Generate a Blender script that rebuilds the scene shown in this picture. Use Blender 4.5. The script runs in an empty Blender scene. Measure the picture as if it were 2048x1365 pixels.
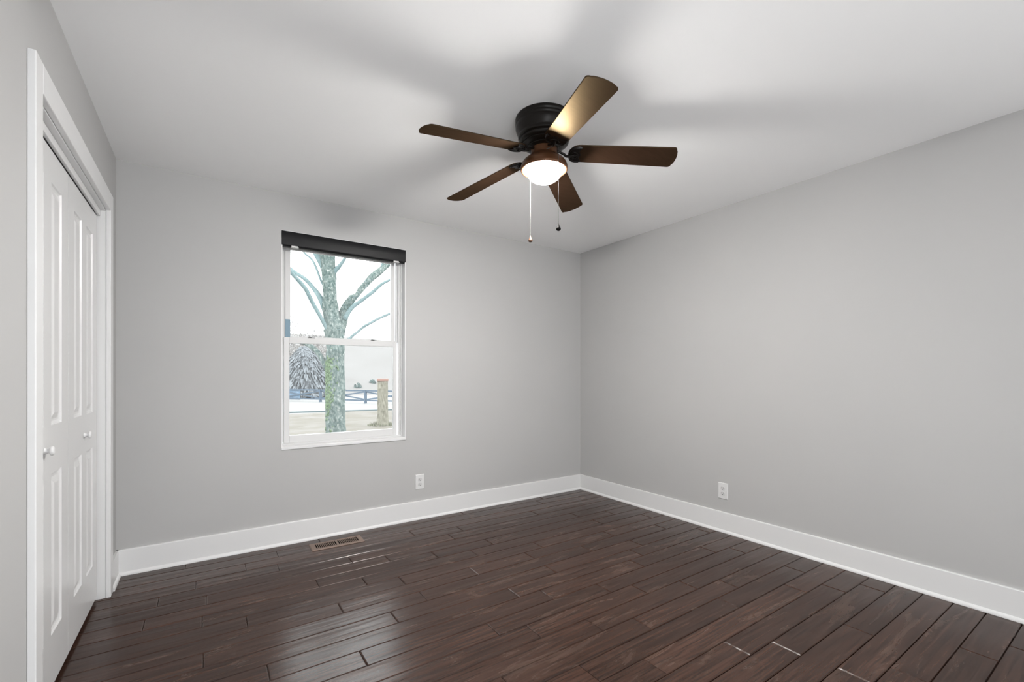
import bpy, bmesh, math, random
from mathutils import Vector, Matrix, noise

scene = bpy.context.scene
COL = scene.collection
PI = math.pi
W, H, D = 3.653, 2.44, 4.35          # room width, ceiling height, depth

# ------------------------------------------------------------------ camera
cam = bpy.data.cameras.new('camera')
cam.sensor_width = 36.0
cam.lens = 902.9 / 2048 * 36.0
cam.shift_y = (751.5 - 682.5) / 2048
cam.clip_start = 0.02
cam.clip_end = 400
camo = bpy.data.objects.new('camera', cam)
COL.objects.link(camo)
camo.location = (-3.216, -3.484, 1.1722)
camo.rotation_euler = (PI / 2 + 0.0004, 0.0, -0.5953)
scene.camera = camo

# ------------------------------------------------------------------ colour / exposure
scene.view_settings.view_transform = 'Standard'
scene.view_settings.look = 'None'
scene.view_settings.gamma = 1.0
scene.view_settings.use_curve_mapping = False
scene.view_settings.exposure = 0.0

# ------------------------------------------------------------------ sky
world = bpy.data.worlds.new('overcast_sky')
scene.world = world
world.use_nodes = True
bgn = world.node_tree.nodes['Background']
bgn.inputs[0].default_value = (0.95, 0.975, 1.0, 1)
bgn.inputs[1].default_value = 6.6


def area(name, loc, rot, sx, sy, power, color=(1, 1, 1), portal=False, spread=PI):
    l = bpy.data.lights.new(name, 'AREA')
    l.shape = 'RECTANGLE'
    l.size, l.size_y = sx, sy
    l.energy = power
    l.color = color
    l.spread = spread
    l.cycles.is_portal = portal
    o = bpy.data.objects.new(name, l)
    COL.objects.link(o)
    o.location = loc
    o.rotation_euler = rot
    return o


# added soft fill lamp, unseen, in front of the rear wall, and the sky portal of the window in view
area('rear_fill', (-1.826, -D + 0.05, 1.2), (PI / 2, 0, 0), 3.4, 2.2, 36, (0.96, 0.98, 1.0))
area('window_sky_portal', (-2.337, 0.16, 1.41), (-PI / 2, 0, 0), 0.9, 1.5, 1, portal=True)

# ------------------------------------------------------------------ materials


def mat(name, col, rough=0.5, metal=0.0, spec=0.5, coat=0.0):
    m = bpy.data.materials.new(name)
    m.use_nodes = True
    b = m.node_tree.nodes['Principled BSDF']
    b.inputs['Base Color'].default_value = (*col, 1)
    b.inputs['Roughness'].default_value = rough
    b.inputs['Metallic'].default_value = metal
    b.inputs['Specular IOR Level'].default_value = spec
    b.inputs['Coat Weight'].default_value = coat
    return m


def nd(m, t, **kw):
    n = m.node_tree.nodes.new(t)
    for k, v in kw.items():
        setattr(n, k, v)
    return n


def lk(m, a, b):
    m.node_tree.links.new(a, b)


def tex_coord(m, scale=(1, 1, 1), rot=(0, 0, 0)):
    tc = nd(m, 'ShaderNodeTexCoord')
    mp = nd(m, 'ShaderNodeMapping')
    mp.inputs['Scale'].default_value = scale
    mp.inputs['Rotation'].default_value = rot
    lk(m, tc.outputs['Object'], mp.inputs['Vector'])
    return mp.outputs[0]


def noise_bump(m, scale, strength, dist=0.002, detail=3, stretch=(1, 1, 1)):
    v = tex_coord(m, stretch)
    n = nd(m, 'ShaderNodeTexNoise')
    n.inputs['Scale'].default_value = scale
    n.inputs['Detail'].default_value = detail
    lk(m, v, n.inputs['Vector'])
    bp = nd(m, 'ShaderNodeBump')
    bp.inputs['Strength'].default_value = strength
    bp.inputs['Distance'].default_value = dist
    lk(m, n.outputs['Fac'], bp.inputs['Height'])
    b = m.node_tree.nodes['Principled BSDF']
    lk(m, bp.outputs[0], b.inputs['Normal'])
    return n


def noise_color(m, cols, scale, detail=4, stretch=(1, 1, 1), rough=0.5):
    """cols: list of (pos, rgb)"""
    v = tex_coord(m, stretch)
    n = nd(m, 'ShaderNodeTexNoise')
    n.inputs['Scale'].default_value = scale
    n.inputs['Detail'].default_value = detail
    n.inputs['Roughness'].default_value = rough
    lk(m, v, n.inputs['Vector'])
    r = nd(m, 'ShaderNodeValToRGB')
    e = r.color_ramp.elements
    while len(e) < len(cols):
        e.new(0.5)
    for i, (p, c) in enumerate(cols):
        e[i].position = p
        e[i].color = (*c, 1)
    lk(m, n.outputs['Fac'], r.inputs[0])
    b = m.node_tree.nodes['Principled BSDF']
    lk(m, r.outputs[0], b.inputs['Base Color'])
    return n, r


M = {}
M['wall'] = mat('wall_paint', (0.44, 0.437, 0.432), 0.62, spec=0.3)
noise_color(M['wall'], [(0.3, (0.436, 0.434, 0.431)), (0.7, (0.448, 0.445, 0.441))], 1.7, 2)
noise_bump(M['wall'], 160, 0.06, 0.001)
M['ceiling'] = mat('ceiling_paint', (0.89, 0.89, 0.89), 0.8, spec=0.2)
noise_bump(M['ceiling'], 120, 0.05, 0.001)
M['trim'] = mat('trim_paint', (0.70, 0.70, 0.70), 0.32, spec=0.45)
noise_bump(M['trim'], 30, 0.01, 0.001)
M['door'] = mat('door_paint', (0.68, 0.68, 0.68), 0.28, spec=0.5)
M['vinyl'] = mat('window_vinyl', (0.60, 0.60, 0.60), 0.3)
M['plastic'] = mat('outlet_plastic', (0.66, 0.66, 0.66), 0.3)
M['plastic_line'] = mat('outlet_receptacle_plastic', (0.58, 0.58, 0.58), 0.35)
M['slot'] = mat('dark_slot', (0.005, 0.005, 0.005), 0.9, spec=0.0)
M['dark'] = mat('closet_painted_shade', (0.03, 0.03, 0.03), 0.9)  # near-black colour stands in for the shade of the unlit closet
M['bluestrip'] = mat('blue_grey_strip', (0.16, 0.26, 0.33), 0.5)
M['black'] = mat('valance_black', (0.008, 0.008, 0.009), 0.45, spec=0.2)
noise_bump(M['black'], 400, 0.08, 0.0005)
M['clear'] = mat('clip_plastic', (0.6, 0.6, 0.6), 0.25)
M['bronze'] = mat('oil_rubbed_bronze', (0.008, 0.0062, 0.005), 0.32, metal=0.15, spec=0.25)
M['neck'] = mat('bronze_light_kit', (0.10, 0.042, 0.018), 0.34, metal=0.45, spec=0.4)
M['chain'] = mat('pull_chain_metal', (0.07, 0.068, 0.065), 0.5, metal=0.0, spec=0.2)
M['knob_dark'] = mat('pull_knob_black', (0.004, 0.0035, 0.003), 0.45, spec=0.1)
M['knob_wood'] = mat('pull_knob_bronze', (0.10, 0.05, 0.03), 0.3, metal=0.4)
M['lock'] = mat('sash_lock_metal', (0.10, 0.10, 0.10), 0.4, metal=0.5)

m = mat('fan_blade_walnut', (0.05, 0.028, 0.02), 0.37, spec=0.085)
m.node_tree.nodes['Principled BSDF'].inputs['Specular Tint'].default_value = (1.0, 0.72, 0.42, 1)
noise_color(m, [(0.3, (0.013, 0.0065, 0.0043)), (0.7, (0.023, 0.0118, 0.0078))], 6, 6, (0.6, 14, 14), 0.6)
_b = m.node_tree.nodes['Principled BSDF']
_b.inputs['Specular IOR Level'].default_value = 0.0
_g = nd(m, 'ShaderNodeBsdfGlossy')
_g.inputs['Color'].default_value = (0.044, 0.0325, 0.0185, 1)
_g.inputs['Roughness'].default_value = 0.40
_a = nd(m, 'ShaderNodeAddShader')
lk(m, _b.outputs[0], _a.inputs[0])
lk(m, _g.outputs[0], _a.inputs[1])
lk(m, _a.outputs[0], m.node_tree.nodes['Material Output'].inputs[0])
M['blade'] = m

m = bpy.data.materials.new('lamp_glass')
m.use_nodes = True
b = m.node_tree.nodes['Principled BSDF']
b.inputs['Base Color'].default_value = (0.9, 0.88, 0.84, 1)
b.inputs['Roughness'].default_value = 0.3
b.inputs['Emission Color'].default_value = (1.0, 0.972, 0.935, 1)
b.inputs['Emission Strength'].default_value = 555
M['lampglass'] = m

m = bpy.data.materials.new('window_glass')
m.use_nodes = True
nt = m.node_tree
nt.nodes.remove(nt.nodes['Principled BSDF'])
tr = nd(m, 'ShaderNodeBsdfTransparent')
tr.inputs[0].default_value = (0.97, 0.985, 0.98, 1)
gl = nd(m, 'ShaderNodeBsdfGlossy')
gl.inputs['Roughness'].default_value = 0.02
fr = nd(m, 'ShaderNodeFresnel')
fr.inputs[0].default_value = 1.45
mx = nd(m, 'ShaderNodeMixShader')
lk(m, fr.outputs[0], mx.inputs[0])
lk(m, tr.outputs[0], mx.inputs[1])
lk(m, gl.outputs[0], mx.inputs[2])
lk(m, mx.outputs[0], nt.nodes['Material Output'].inputs[0])
M['glass'] = m


def floor_material():
    m = mat('hand_scraped_hickory', (0.06, 0.035, 0.028), 0.36, spec=0.31)
    nt = m.node_tree
    b = nt.nodes['Principled BSDF']
    at = nd(m, 'ShaderNodeAttribute', attribute_name='plank')
    sep = nd(m, 'ShaderNodeSeparateColor')
    lk(m, at.outputs['Color'], sep.inputs[0])
    tc = nd(m, 'ShaderNodeTexCoord')
    # offset per plank
    comb = nd(m, 'ShaderNodeCombineXYZ')
    for i in range(3):
        mu = nd(m, 'ShaderNodeMath', operation='MULTIPLY')
        mu.inputs[1].default_value = 17.0 + i
        lk(m, sep.outputs[i], mu.inputs[0])
        lk(m, mu.outputs[0], comb.inputs[i])
    add = nd(m, 'ShaderNodeVectorMath', operation='ADD')
    lk(m, tc.outputs['Object'], add.inputs[0])
    lk(m, comb.outputs[0], add.inputs[1])

    def ns(scale, stretch, detail, rough, dist=0.0):
        mp = nd(m, 'ShaderNodeMapping')
        mp.inputs['Scale'].default_value = stretch
        lk(m, add.outputs[0], mp.inputs['Vector'])
        n = nd(m, 'ShaderNodeTexNoise')
        n.inputs['Scale'].default_value = scale
        n.inputs['Detail'].default_value = detail
        n.inputs['Roughness'].default_value = rough
        n.inputs['Distortion'].default_value = dist
        lk(m, mp.outputs[0], n.inputs['Vector'])
        return n.outputs['Fac']
    grain = ns(7.5, (0.45, 10, 10), 7, 0.60, 0.5)
    blot = ns(3.2, (0.7, 3.6, 3), 6, 0.62, 0.9)
    scrape = ns(6, (0.35, 3.2, 3), 2, 0.4, 0.2)
    fleck = ns(60, (0.8, 2.2, 2), 3, 0.7)
    # base ramp from grain
    r = nd(m, 'ShaderNodeValToRGB')
    e = r.color_ramp.elements
    e[0].position, e[0].color = 0.30, (0.018, 0.0078, 0.0050, 1)
    e[1].position, e[1].color = 0.70, (0.066, 0.032, 0.0215, 1)
    lk(m, grain, r.inputs[0])
    # blotches: worn patches (greyer, lighter)
    br = nd(m, 'ShaderNodeValToRGB')
    br.color_ramp.elements[0].position, br.color_ramp.elements[0].color = 0.55, (0, 0, 0, 1)
    br.color_ramp.elements[1].position, br.color_ramp.elements[1].color = 0.75, (1, 1, 1, 1)
    lk(m, blot, br.inputs[0])
    mulb = nd(m, 'ShaderNodeMath', operation='MULTIPLY')
    mulb.inputs[1].default_value = 0.38
    lk(m, br.outputs[0], mulb.inputs[0])
    mx = nd(m, 'ShaderNodeMix', data_type='RGBA')
    lk(m, mulb.outputs[0], mx.inputs[0])
    lk(m, r.outputs[0], mx.inputs[6])
    mx.inputs[7].default_value = (0.165, 0.108, 0.080, 1)
    # plank tone
    tone = nd(m, 'ShaderNodeMapRange')
    tone.inputs[3].default_value = 0.82
    tone.inputs[4].default_value = 1.18
    lk(m, sep.outputs[0], tone.inputs[0])
    sc = nd(m, 'ShaderNodeVectorMath', operation='SCALE')
    lk(m, mx.outputs[2], sc.inputs[0])
    lk(m, tone.outputs[0], sc.inputs['Scale'])
    # pale flecks and scratches
    fr_ = nd(m, 'ShaderNodeValToRGB')
    fr_.color_ramp.elements[0].position = 0.74
    fr_.color_ramp.elements[1].position = 0.80
    lk(m, fleck, fr_.inputs[0])
    fm = nd(m, 'ShaderNodeMath', operation='MULTIPLY')
    fm.inputs[1].default_value = 0.35
    lk(m, fr_.outputs[0], fm.inputs[0])
    mx2 = nd(m, 'ShaderNodeMix', data_type='RGBA')
    lk(m, fm.outputs[0], mx2.inputs[0])
    lk(m, sc.outputs[0], mx2.inputs[6])
    mx2.inputs[7].default_value = (0.22, 0.17, 0.14, 1)
    lk(m, mx2.outputs[2], b.inputs['Base Color'])
    rr = nd(m, 'ShaderNodeMapRange')
    rr.inputs[3].default_value = 0.17
    rr.inputs[4].default_value = 0.34
    lk(m, blot, rr.inputs[0])
    lk(m, rr.outputs[0], b.inputs['Roughness'])
    bp = nd(m, 'ShaderNodeBump')
    bp.inputs['Strength'].default_value = 0.8
    bp.inputs['Distance'].default_value = 0.004
    lk(m, scrape, bp.inputs['Height'])
    bp2 = nd(m, 'ShaderNodeBump')
    bp2.inputs['Strength'].default_value = 0.15
    bp2.inputs['Distance'].default_value = 0.0008
    lk(m, grain, bp2.inputs['Height'])
    lk(m, bp.outputs[0], bp2.inputs['Normal'])
    lk(m, bp2.outputs[0], b.inputs['Normal'])
    return m


M['floor'] = floor_material()
m = mat('vent_bronze_metal', (0.23, 0.165, 0.13), 0.55, spec=0.2)
m.node_tree.nodes['Principled BSDF'].inputs['Base Color'].default_value = (0.21, 0.155, 0.128, 1)
M['vent'] = m

# outdoor materials
m = mat('bark', (0.15, 0.2, 0.2), 0.9, spec=0.1)
noise_color(m, [(0.36, (0.030, 0.048, 0.045)), (0.48, (0.074, 0.098, 0.092)), (0.57, (0.125, 0.145, 0.136)), (0.66, (0.32, 0.33, 0.31))], 30, 8, (1, 1, 0.6), 0.75)
noise_bump(m, 14, 1.0, 0.05, 6, (1, 1, 0.45))
M['bark'] = m
m = mat('branch_bark', (0.15, 0.25, 0.26), 0.9, spec=0.1)
noise_color(m, [(0.3, (0.085, 0.125, 0.127)), (0.7, (0.15, 0.19, 0.195))], 9, 6, (1, 1, 1), 0.7)
M['branch'] = m
m = mat('moss', (0.10, 0.19, 0.06), 0.95, spec=0.1)
noise_color(m, [(0.3, (0.055, 0.090, 0.045)), (0.7, (0.125, 0.165, 0.105))], 30, 6)
M['moss'] = m
m = mat('winter_grass', (0.3, 0.28, 0.22), 0.95, spec=0.1)
noise_color(m, [(0.35, (0.088, 0.080, 0.064)), (0.52, (0.108, 0.100, 0.087)), (0.65, (0.125, 0.117, 0.108))], 0.9, 8, (1, 1, 1), 0.7)
M['lawn'] = m
m = mat('road_concrete', (0.168, 0.166, 0.163), 0.9, spec=0.1)
M['road'] = m
m = mat('kerb_edge', (0.065, 0.088, 0.092), 0.9, spec=0.1)
M['kerb'] = m
m = mat('far_field', (0.35, 0.34, 0.33), 0.95, spec=0.05)
noise_color(m, [(0.3, (0.124, 0.119, 0.115)), (0.7, (0.140, 0.136, 0.133))], 0.12, 6, (1, 1, 2.5), 0.7)
M['field'] = m
m = mat('fence_paint', (0.062, 0.085, 0.112), 0.8, spec=0.1)
M['fence'] = m
M['fence_panel'] = mat('fence_blue_panel', (0.135, 0.22, 0.33), 0.8, spec=0.1)
noise_color(M['fence_panel'], [(0.3, (0.075, 0.125, 0.18)), (0.75, (0.15, 0.20, 0.26))], 3, 6)
m = mat('pillar_stone', (0.26, 0.25, 0.19), 0.9, spec=0.1)
noise_color(m, [(0.35, (0.085, 0.081, 0.060)), (0.65, (0.19, 0.18, 0.148))], 9, 8, (2.2, 2.2, 0.5), 0.7)
noise_bump(m, 10, 0.8, 0.03, 5, (2, 2, 0.5))
M['pillar'] = m
M['cap'] = mat('pillar_red_cap', (0.19, 0.115, 0.095), 0.85, spec=0.1)
m = mat('evergreen_needles', (0.2, 0.25, 0.25), 0.9, spec=0.1)
noise_color(m, [(0.3, (0.100, 0.110, 0.119)), (0.7, (0.122, 0.131, 0.139))], 0.8, 5)
M['needle'] = m
m = mat('shrub_leaves', (0.14, 0.18, 0.175), 0.9, spec=0.1)
M['shrub'] = m
M['twig'] = mat('winter_twigs', (0.15, 0.142, 0.135), 0.9, spec=0.1)

# ------------------------------------------------------------------ mesh helpers


def add_box(bm, x0, x1, y0, y1, z0, z1):
    vs = [bm.verts.new(p) for p in ((x0, y0, z0), (x1, y0, z0), (x1, y1, z0), (x0, y1, z0), (x0, y0, z1), (x1, y0, z1), (x1, y1, z1), (x0, y1, z1))]
    for f in ((0, 3, 2, 1), (4, 5, 6, 7), (0, 1, 5, 4), (1, 2, 6, 5), (2, 3, 7, 6), (3, 0, 4, 7)):
        bm.faces.new([vs[i] for i in f])
    return vs


def add_lathe(bm, prof, seg=48, center=(0, 0, 0), axis='z', cap=True):
    """prof: list of (r, h)"""
    rings = []
    for r, h in prof:
        ring = []
        for i in range(seg):
            a = 2 * PI * i / seg
            if axis == 'z':
                p = (r * math.cos(a), r * math.sin(a), h)
            elif axis == 'x':
                p = (h, r * math.cos(a), r * math.sin(a))
            else:
                p = (r * math.cos(a), h, r * math.sin(a))
            ring.append(bm.verts.new((p[0] + center[0], p[1] + center[1], p[2] + center[2])))
        rings.append(ring)
    for a, b in zip(rings[:-1], rings[1:]):
        for i in range(seg):
            j = (i + 1) % seg
            bm.faces.new((a[i], a[j], b[j], b[i]))
    if cap:
        for ring in (rings[0], rings[-1]):
            try:
                bm.faces.new(ring)
            except ValueError:
                pass


def add_tube(bm, pts, rad, seg=10, cap=True):
    """pts list of Vector, rad list or float"""
    pts = [Vector(p) for p in pts]
    n = len(pts)
    if not isinstance(rad, (list, tuple)):
        rad = [rad] * n
    t0 = (pts[1] - pts[0]).normalized()
    up = Vector((0, 0, 1)) if abs(t0.z) < 0.9 else Vector((1, 0, 0))
    u = t0.cross(up).normalized()
    rings = []
    for i, p in enumerate(pts):
        t = (pts[min(i + 1, n - 1)] - pts[max(i - 1, 0)]).normalized()
        u = (u - t * u.dot(t)).normalized()
        v = t.cross(u)
        rings.append([bm.verts.new(p + (u * math.cos(2 * PI * k / seg) + v * math.sin(2 * PI * k / seg)) * rad[i]) for k in range(seg)])
    for a, b in zip(rings[:-1], rings[1:]):
        for k in range(seg):
            j = (k + 1) % seg
            bm.faces.new((a[k], a[j], b[j], b[k]))
    if cap:
        bm.faces.new(rings[0])
        bm.faces.new(rings[-1])


def catmull(pts, sub=6):
    P = [Vector(p) for p in pts]
    P = [P[0] * 2 - P[1]] + P + [P[-1] * 2 - P[-2]]
    out = []
    for i in range(1, len(P) - 2):
        for s in range(sub):
            t = s / sub
            a, b, c, d = P[i - 1], P[i], P[i + 1], P[i + 2]
            out.append(0.5 * ((2 * b) + (c - a) * t + (2 * a - 5 * b + 4 * c - d) * t * t + (-a + 3 * b - 3 * c + d) * t ** 3))
    out.append(P[-2])
    return out


def obj(name, bm, material, parent=None, smooth=False, bevel=0.0, seg=2, angle=35, loc=None):
    bmesh.ops.recalc_face_normals(bm, faces=bm.faces)
    me = bpy.data.meshes.new(name)
    bm.to_mesh(me)
    bm.free()
    for mm in (material if isinstance(material, (list, tuple)) else [material]):
        me.materials.append(mm)
    o = bpy.data.objects.new(name, me)
    COL.objects.link(o)
    if parent is not None:
        o.parent = parent
    if loc is not None:
        o.location = loc
    if smooth:
        for p in me.polygons:
            p.use_smooth = True
        me.set_sharp_from_angle(angle=math.radians(angle))
    if bevel > 0:
        md = o.modifiers.new('bevel', 'BEVEL')
        md.width = bevel
        md.segments = seg
        md.limit_method = 'ANGLE'
        md.angle_limit = math.radians(30)
        md.harden_normals = False
    return o


def boxes(name, lst, material, parent=None, bevel=0.0, **kw):
    bm = bmesh.new()
    for b_ in lst:
        add_box(bm, *b_)
    return obj(name, bm, material, parent, bevel=bevel, **kw)


def empty(name, loc=(0, 0, 0), rz=0.0):
    o = bpy.data.objects.new(name, None)
    COL.objects.link(o)
    o.location = loc
    o.rotation_euler = (0, 0, rz)
    o.empty_display_size = 0.1
    return o


def tag(o, label, cat, group=None, kind=None):
    o['label'] = label
    o['category'] = cat
    if group:
        o['group'] = group
    if kind:
        o['kind'] = kind
    return o


def struct(o, label=None):
    o['kind'] = 'structure'
    if label:
        o['label'] = label
    return o


def dup(o, parent=None):
    c = o.copy()
    COL.objects.link(c)
    c.parent = parent
    for ch in [x for x in COL.objects if x.parent == o]:
        dup(ch, c)
    return c


# ------------------------------------------------------------------ walls, ceiling
WX0, WX1, WZ0, WZ1 = -2.785, -1.889, 0.660, 2.184     # front window opening
WT = 0.16
struct(boxes('wall_front', [(-W - 0.9, WX0, 0, WT, -0.02, H + .02), (WX1, 0.2, 0, WT, -0.02, H + .02),
                            (WX0, WX1, 0, WT, -0.02, WZ0), (WX0, WX1, 0, WT, WZ1, H + .02)], M['wall']),
       'light grey painted wall with the window')
struct(boxes('wall_right', [(0, 0.15, -D - .15, 0, -0.02, H + .02)], M['wall']), 'light grey painted wall at the right, bare but for one outlet')

# closet opening in the left wall
CY0, CY1 = -1.512, -0.318      # opening between jamb faces (near, far)
CZ = 2.040
struct(boxes('wall_left', [(-W - 0.11, -W, -D - .15, CY0 - 0.018, -0.02, H + .02), (-W - 0.11, -W, CY1 + 0.018, 0, -0.02, H + .02),
                           (-W - 0.11, -W, CY0 - 0.018, CY1 + 0.018, CZ + 0.018, H + .02)], M['wall']), 'light grey painted wall around the closet doors')
RX0, RX1, RZ0, RZ1 = -3.42, -2.58, 0.0, 2.05
struct(boxes('wall_back', [(-W - .11, RX0, -D - .15, -D, -0.02, H + .02), (RX1, 0.15, -D - .15, -D, -0.02, H + .02),
                           (RX0, RX1, -D - .15, -D, RZ1, H + .02)], M['wall']))
struct(boxes('trim_3', [(RX0 - .09, RX0, -D, -D + .02, 0, RZ1 + .09), (RX1, RX1 + .09, -D, -D + .02, 0, RZ1 + .09), (RX0, RX1, -D, -D + .02, RZ1, RZ1 + .09)], M['trim']),
       'white door casing in the rear wall')
struct(boxes('ceiling', [(-W - .9, 0.15, -D - .15, WT, H, H + 0.1)], M['ceiling']), 'smooth white painted ceiling')
# closet interior shell
struct(boxes('wall_closet', [(-W - 0.80, -W - 0.74, CY0 - .4, CY1 + .31, -.02, H), (-W - 0.74, -W - .11, CY0 - .4, CY0 - .34, -.02, H),
                             ], M['dark']))

# ------------------------------------------------------------------ floor planks
P0, PW = 0.014, 0.1186
JOINTS = {1: [-2.828, -0.663], 2: [-3.016, -1.95], 3: [-3.264, -2.85, -1.609, -0.895], 4: [-3.423, -2.455, -1.739], 5: [-3.216, -2.254, -0.649],
          6: [-3.46, -2.695, -1.978, -1.565, -0.36], 7: [-3.232, -2.468, -1.746, -0.619], 8: [-3.055, -2.288, -1.313, -0.176],
          9: [-2.654, -1.887, -1.472, -0.745], 10: [-3.226, -2.259, -1.081, -0.302], 11: [-2.46, -1.489, -0.722],
          12: [-3.013, -1.841, -0.86, -0.103], 13: [-2.676, -1.706, -0.988], 14: [-2.117, -1.401, -0.418], 15: [-1.972, -1.248, -0.266],
          16: [-1.703, -0.981], 17: [-1.506, -0.782], 18: [-1.964, -0.984, -0.266], 19: [-1.714, -0.53], 20: [-1.327, -0.353],
          21: [-1.153, -0.175], 22: [-0.726], 23: [-1.118], 24: [-0.937], 25: [-0.525], 26: [-0.33]}
random.seed(11)


def build_floor():
    bm = bmesh.new()
    colr = bm.loops.layers.color.new('plank')
    nrow = int((D + 0.2) / PW) + 1
    for k in range(0, nrow):
        yt = P0 - PW * k
        yb = yt - PW
        yt = min(yt, 0.0)
        yb = max(yb, -D - .1)
        if yt - yb < 0.01:
            continue
        js = JOINTS.get(k)
        x_left = -W - 0.74
        if js is None:
            js = []
            x = -random.uniform(0.2, 1.0)
            while x > x_left:
                js.append(x)
                x -= random.uniform(0.4, 1.2)
            js.sort()
        else:
            js = sorted(js)
            x = js[0] - random.uniform(0.45, 1.1)
            if k >= 13:
                while x > x_left:
                    js.insert(0, x)
                    x -= random.uniform(0.45, 1.1)
        xs = [x_left] + js + [0.0]
        for a, b_ in zip(xs[:-1], xs[1:]):
            c = (random.random(), random.random(), random.random(), 1)
            gx, gy, be, bl, dp = 0.0008, 0.0014, 0.0045, 0.0028, 0.0034
            dz = random.uniform(-0.0004, 0.0)
            o_ = [(a + gx, yb + gy), (b_ - gx, yb + gy), (b_ - gx, yt - gy), (a + gx, yt - gy)]
            i_ = [(a + gx + be, yb + gy + bl), (b_ - gx - be, yb + gy + bl), (b_ - gx - be, yt - gy - bl), (a + gx + be, yt - gy - bl)]
            vo = [bm.verts.new((x, y, -dp)) for x, y in o_]
            vi = [bm.verts.new((x, y, dz)) for x, y in i_]
            vb = [bm.verts.new((x, y, -0.012)) for x, y in o_]
            fs = [bm.faces.new(vi)]
            for q in range(4):
                r = (q + 1) % 4
                fs.append(bm.faces.new((vo[q], vo[r], vi[r], vi[q])))
                fs.append(bm.faces.new((vb[q], vb[r], vo[r], vo[q])))
            for f in fs:
                for l in f.loops:
                    l[colr] = c
    # subfloor under the gaps
    sub = add_box(bm, -W - .74, 0.0, -D - .1, 0.0, -0.03, -0.0115)
    return obj('floor', bm, M['floor'])


struct(build_floor(), 'dark brown hand-scraped wood plank floor')

# ------------------------------------------------------------------ baseboards with shoe moulding


def baseboard(name, p0, p1, n, h=0.150):
    """p0->p1 along the wall, n = inward normal (2d)"""
    bm = bmesh.new()
    prof = [(0.0, 0.0), (0.026, 0.0), (0.0258, 0.006), (0.0235, 0.012), (0.0185, 0.0175), (0.0140, 0.0195), (0.0140, h - 0.004), (0.0120, h), (0.0, h)]
    rings = []
    for p in (p0, p1):
        rings.append([bm.verts.new((p[0] + n[0] * d, p[1] + n[1] * d, z)) for d, z in prof])
    k = len(prof)
    for i in range(k):
        j = (i + 1) % k
        bm.faces.new((rings[0][i], rings[0][j], rings[1][j], rings[1][i]))
    bm.faces.new(rings[0])
    bm.faces.new(rings[1])
    return struct(obj(name, bm, M['trim']), 'white baseboard')


baseboard('baseboard_front', (-W, 0), (0, 0), (0, -1))
baseboard('baseboard_right', (0, 0), (0, -D), (-1, 0))
baseboard('baseboard_left', (-W, 0), (-W, -0.244), (1, 0))
baseboard('baseboard_left', (-W, -1.5885), (-W, -D), (1, 0))
baseboard('baseboard_back', (RX1 + .09, -D), (0, -D), (0, 1))

# ------------------------------------------------------------------ closet casing, jambs
CT = 0.020
cas = boxes('trim_1', [
    (-W, -W + CT, -1.5865, -1.516, 0.0, 2.139),        # near stile
    (-W, -W + CT, -0.325 + .003, -0.246, 0.0, 2.139),  # far stile
    (-W, -W + CT, -1.516, -0.322, 2.044, 2.139)], M['trim'], bevel=0.003)
struct(cas, 'white casing boards around the closet opening')
jam = boxes('trim_2', [
    (-W - 0.11, -W, CY0 - 0.018, CY0, 0.0, CZ + .018),
    (-W - 0.11, -W, CY1, CY1 + 0.018, 0.0, CZ + .018),
    (-W - 0.034, -W, CY0, CY1, CZ, CZ + 0.018),
    (-W - 0.034, -W - 0.022, CY0, CY1, 2.0085, CZ)], M['trim'], bevel=0.0015)
struct(jam, 'white jamb and head stop inside the closet opening')
boxes_c = boxes('wall_closet', [(-W - 0.74, -W - .11, CY1 + .25, CY1 + .31, -.02, H)], M['dark'])
struct(boxes_c)

# ------------------------------------------------------------------ closet door leaves


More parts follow.
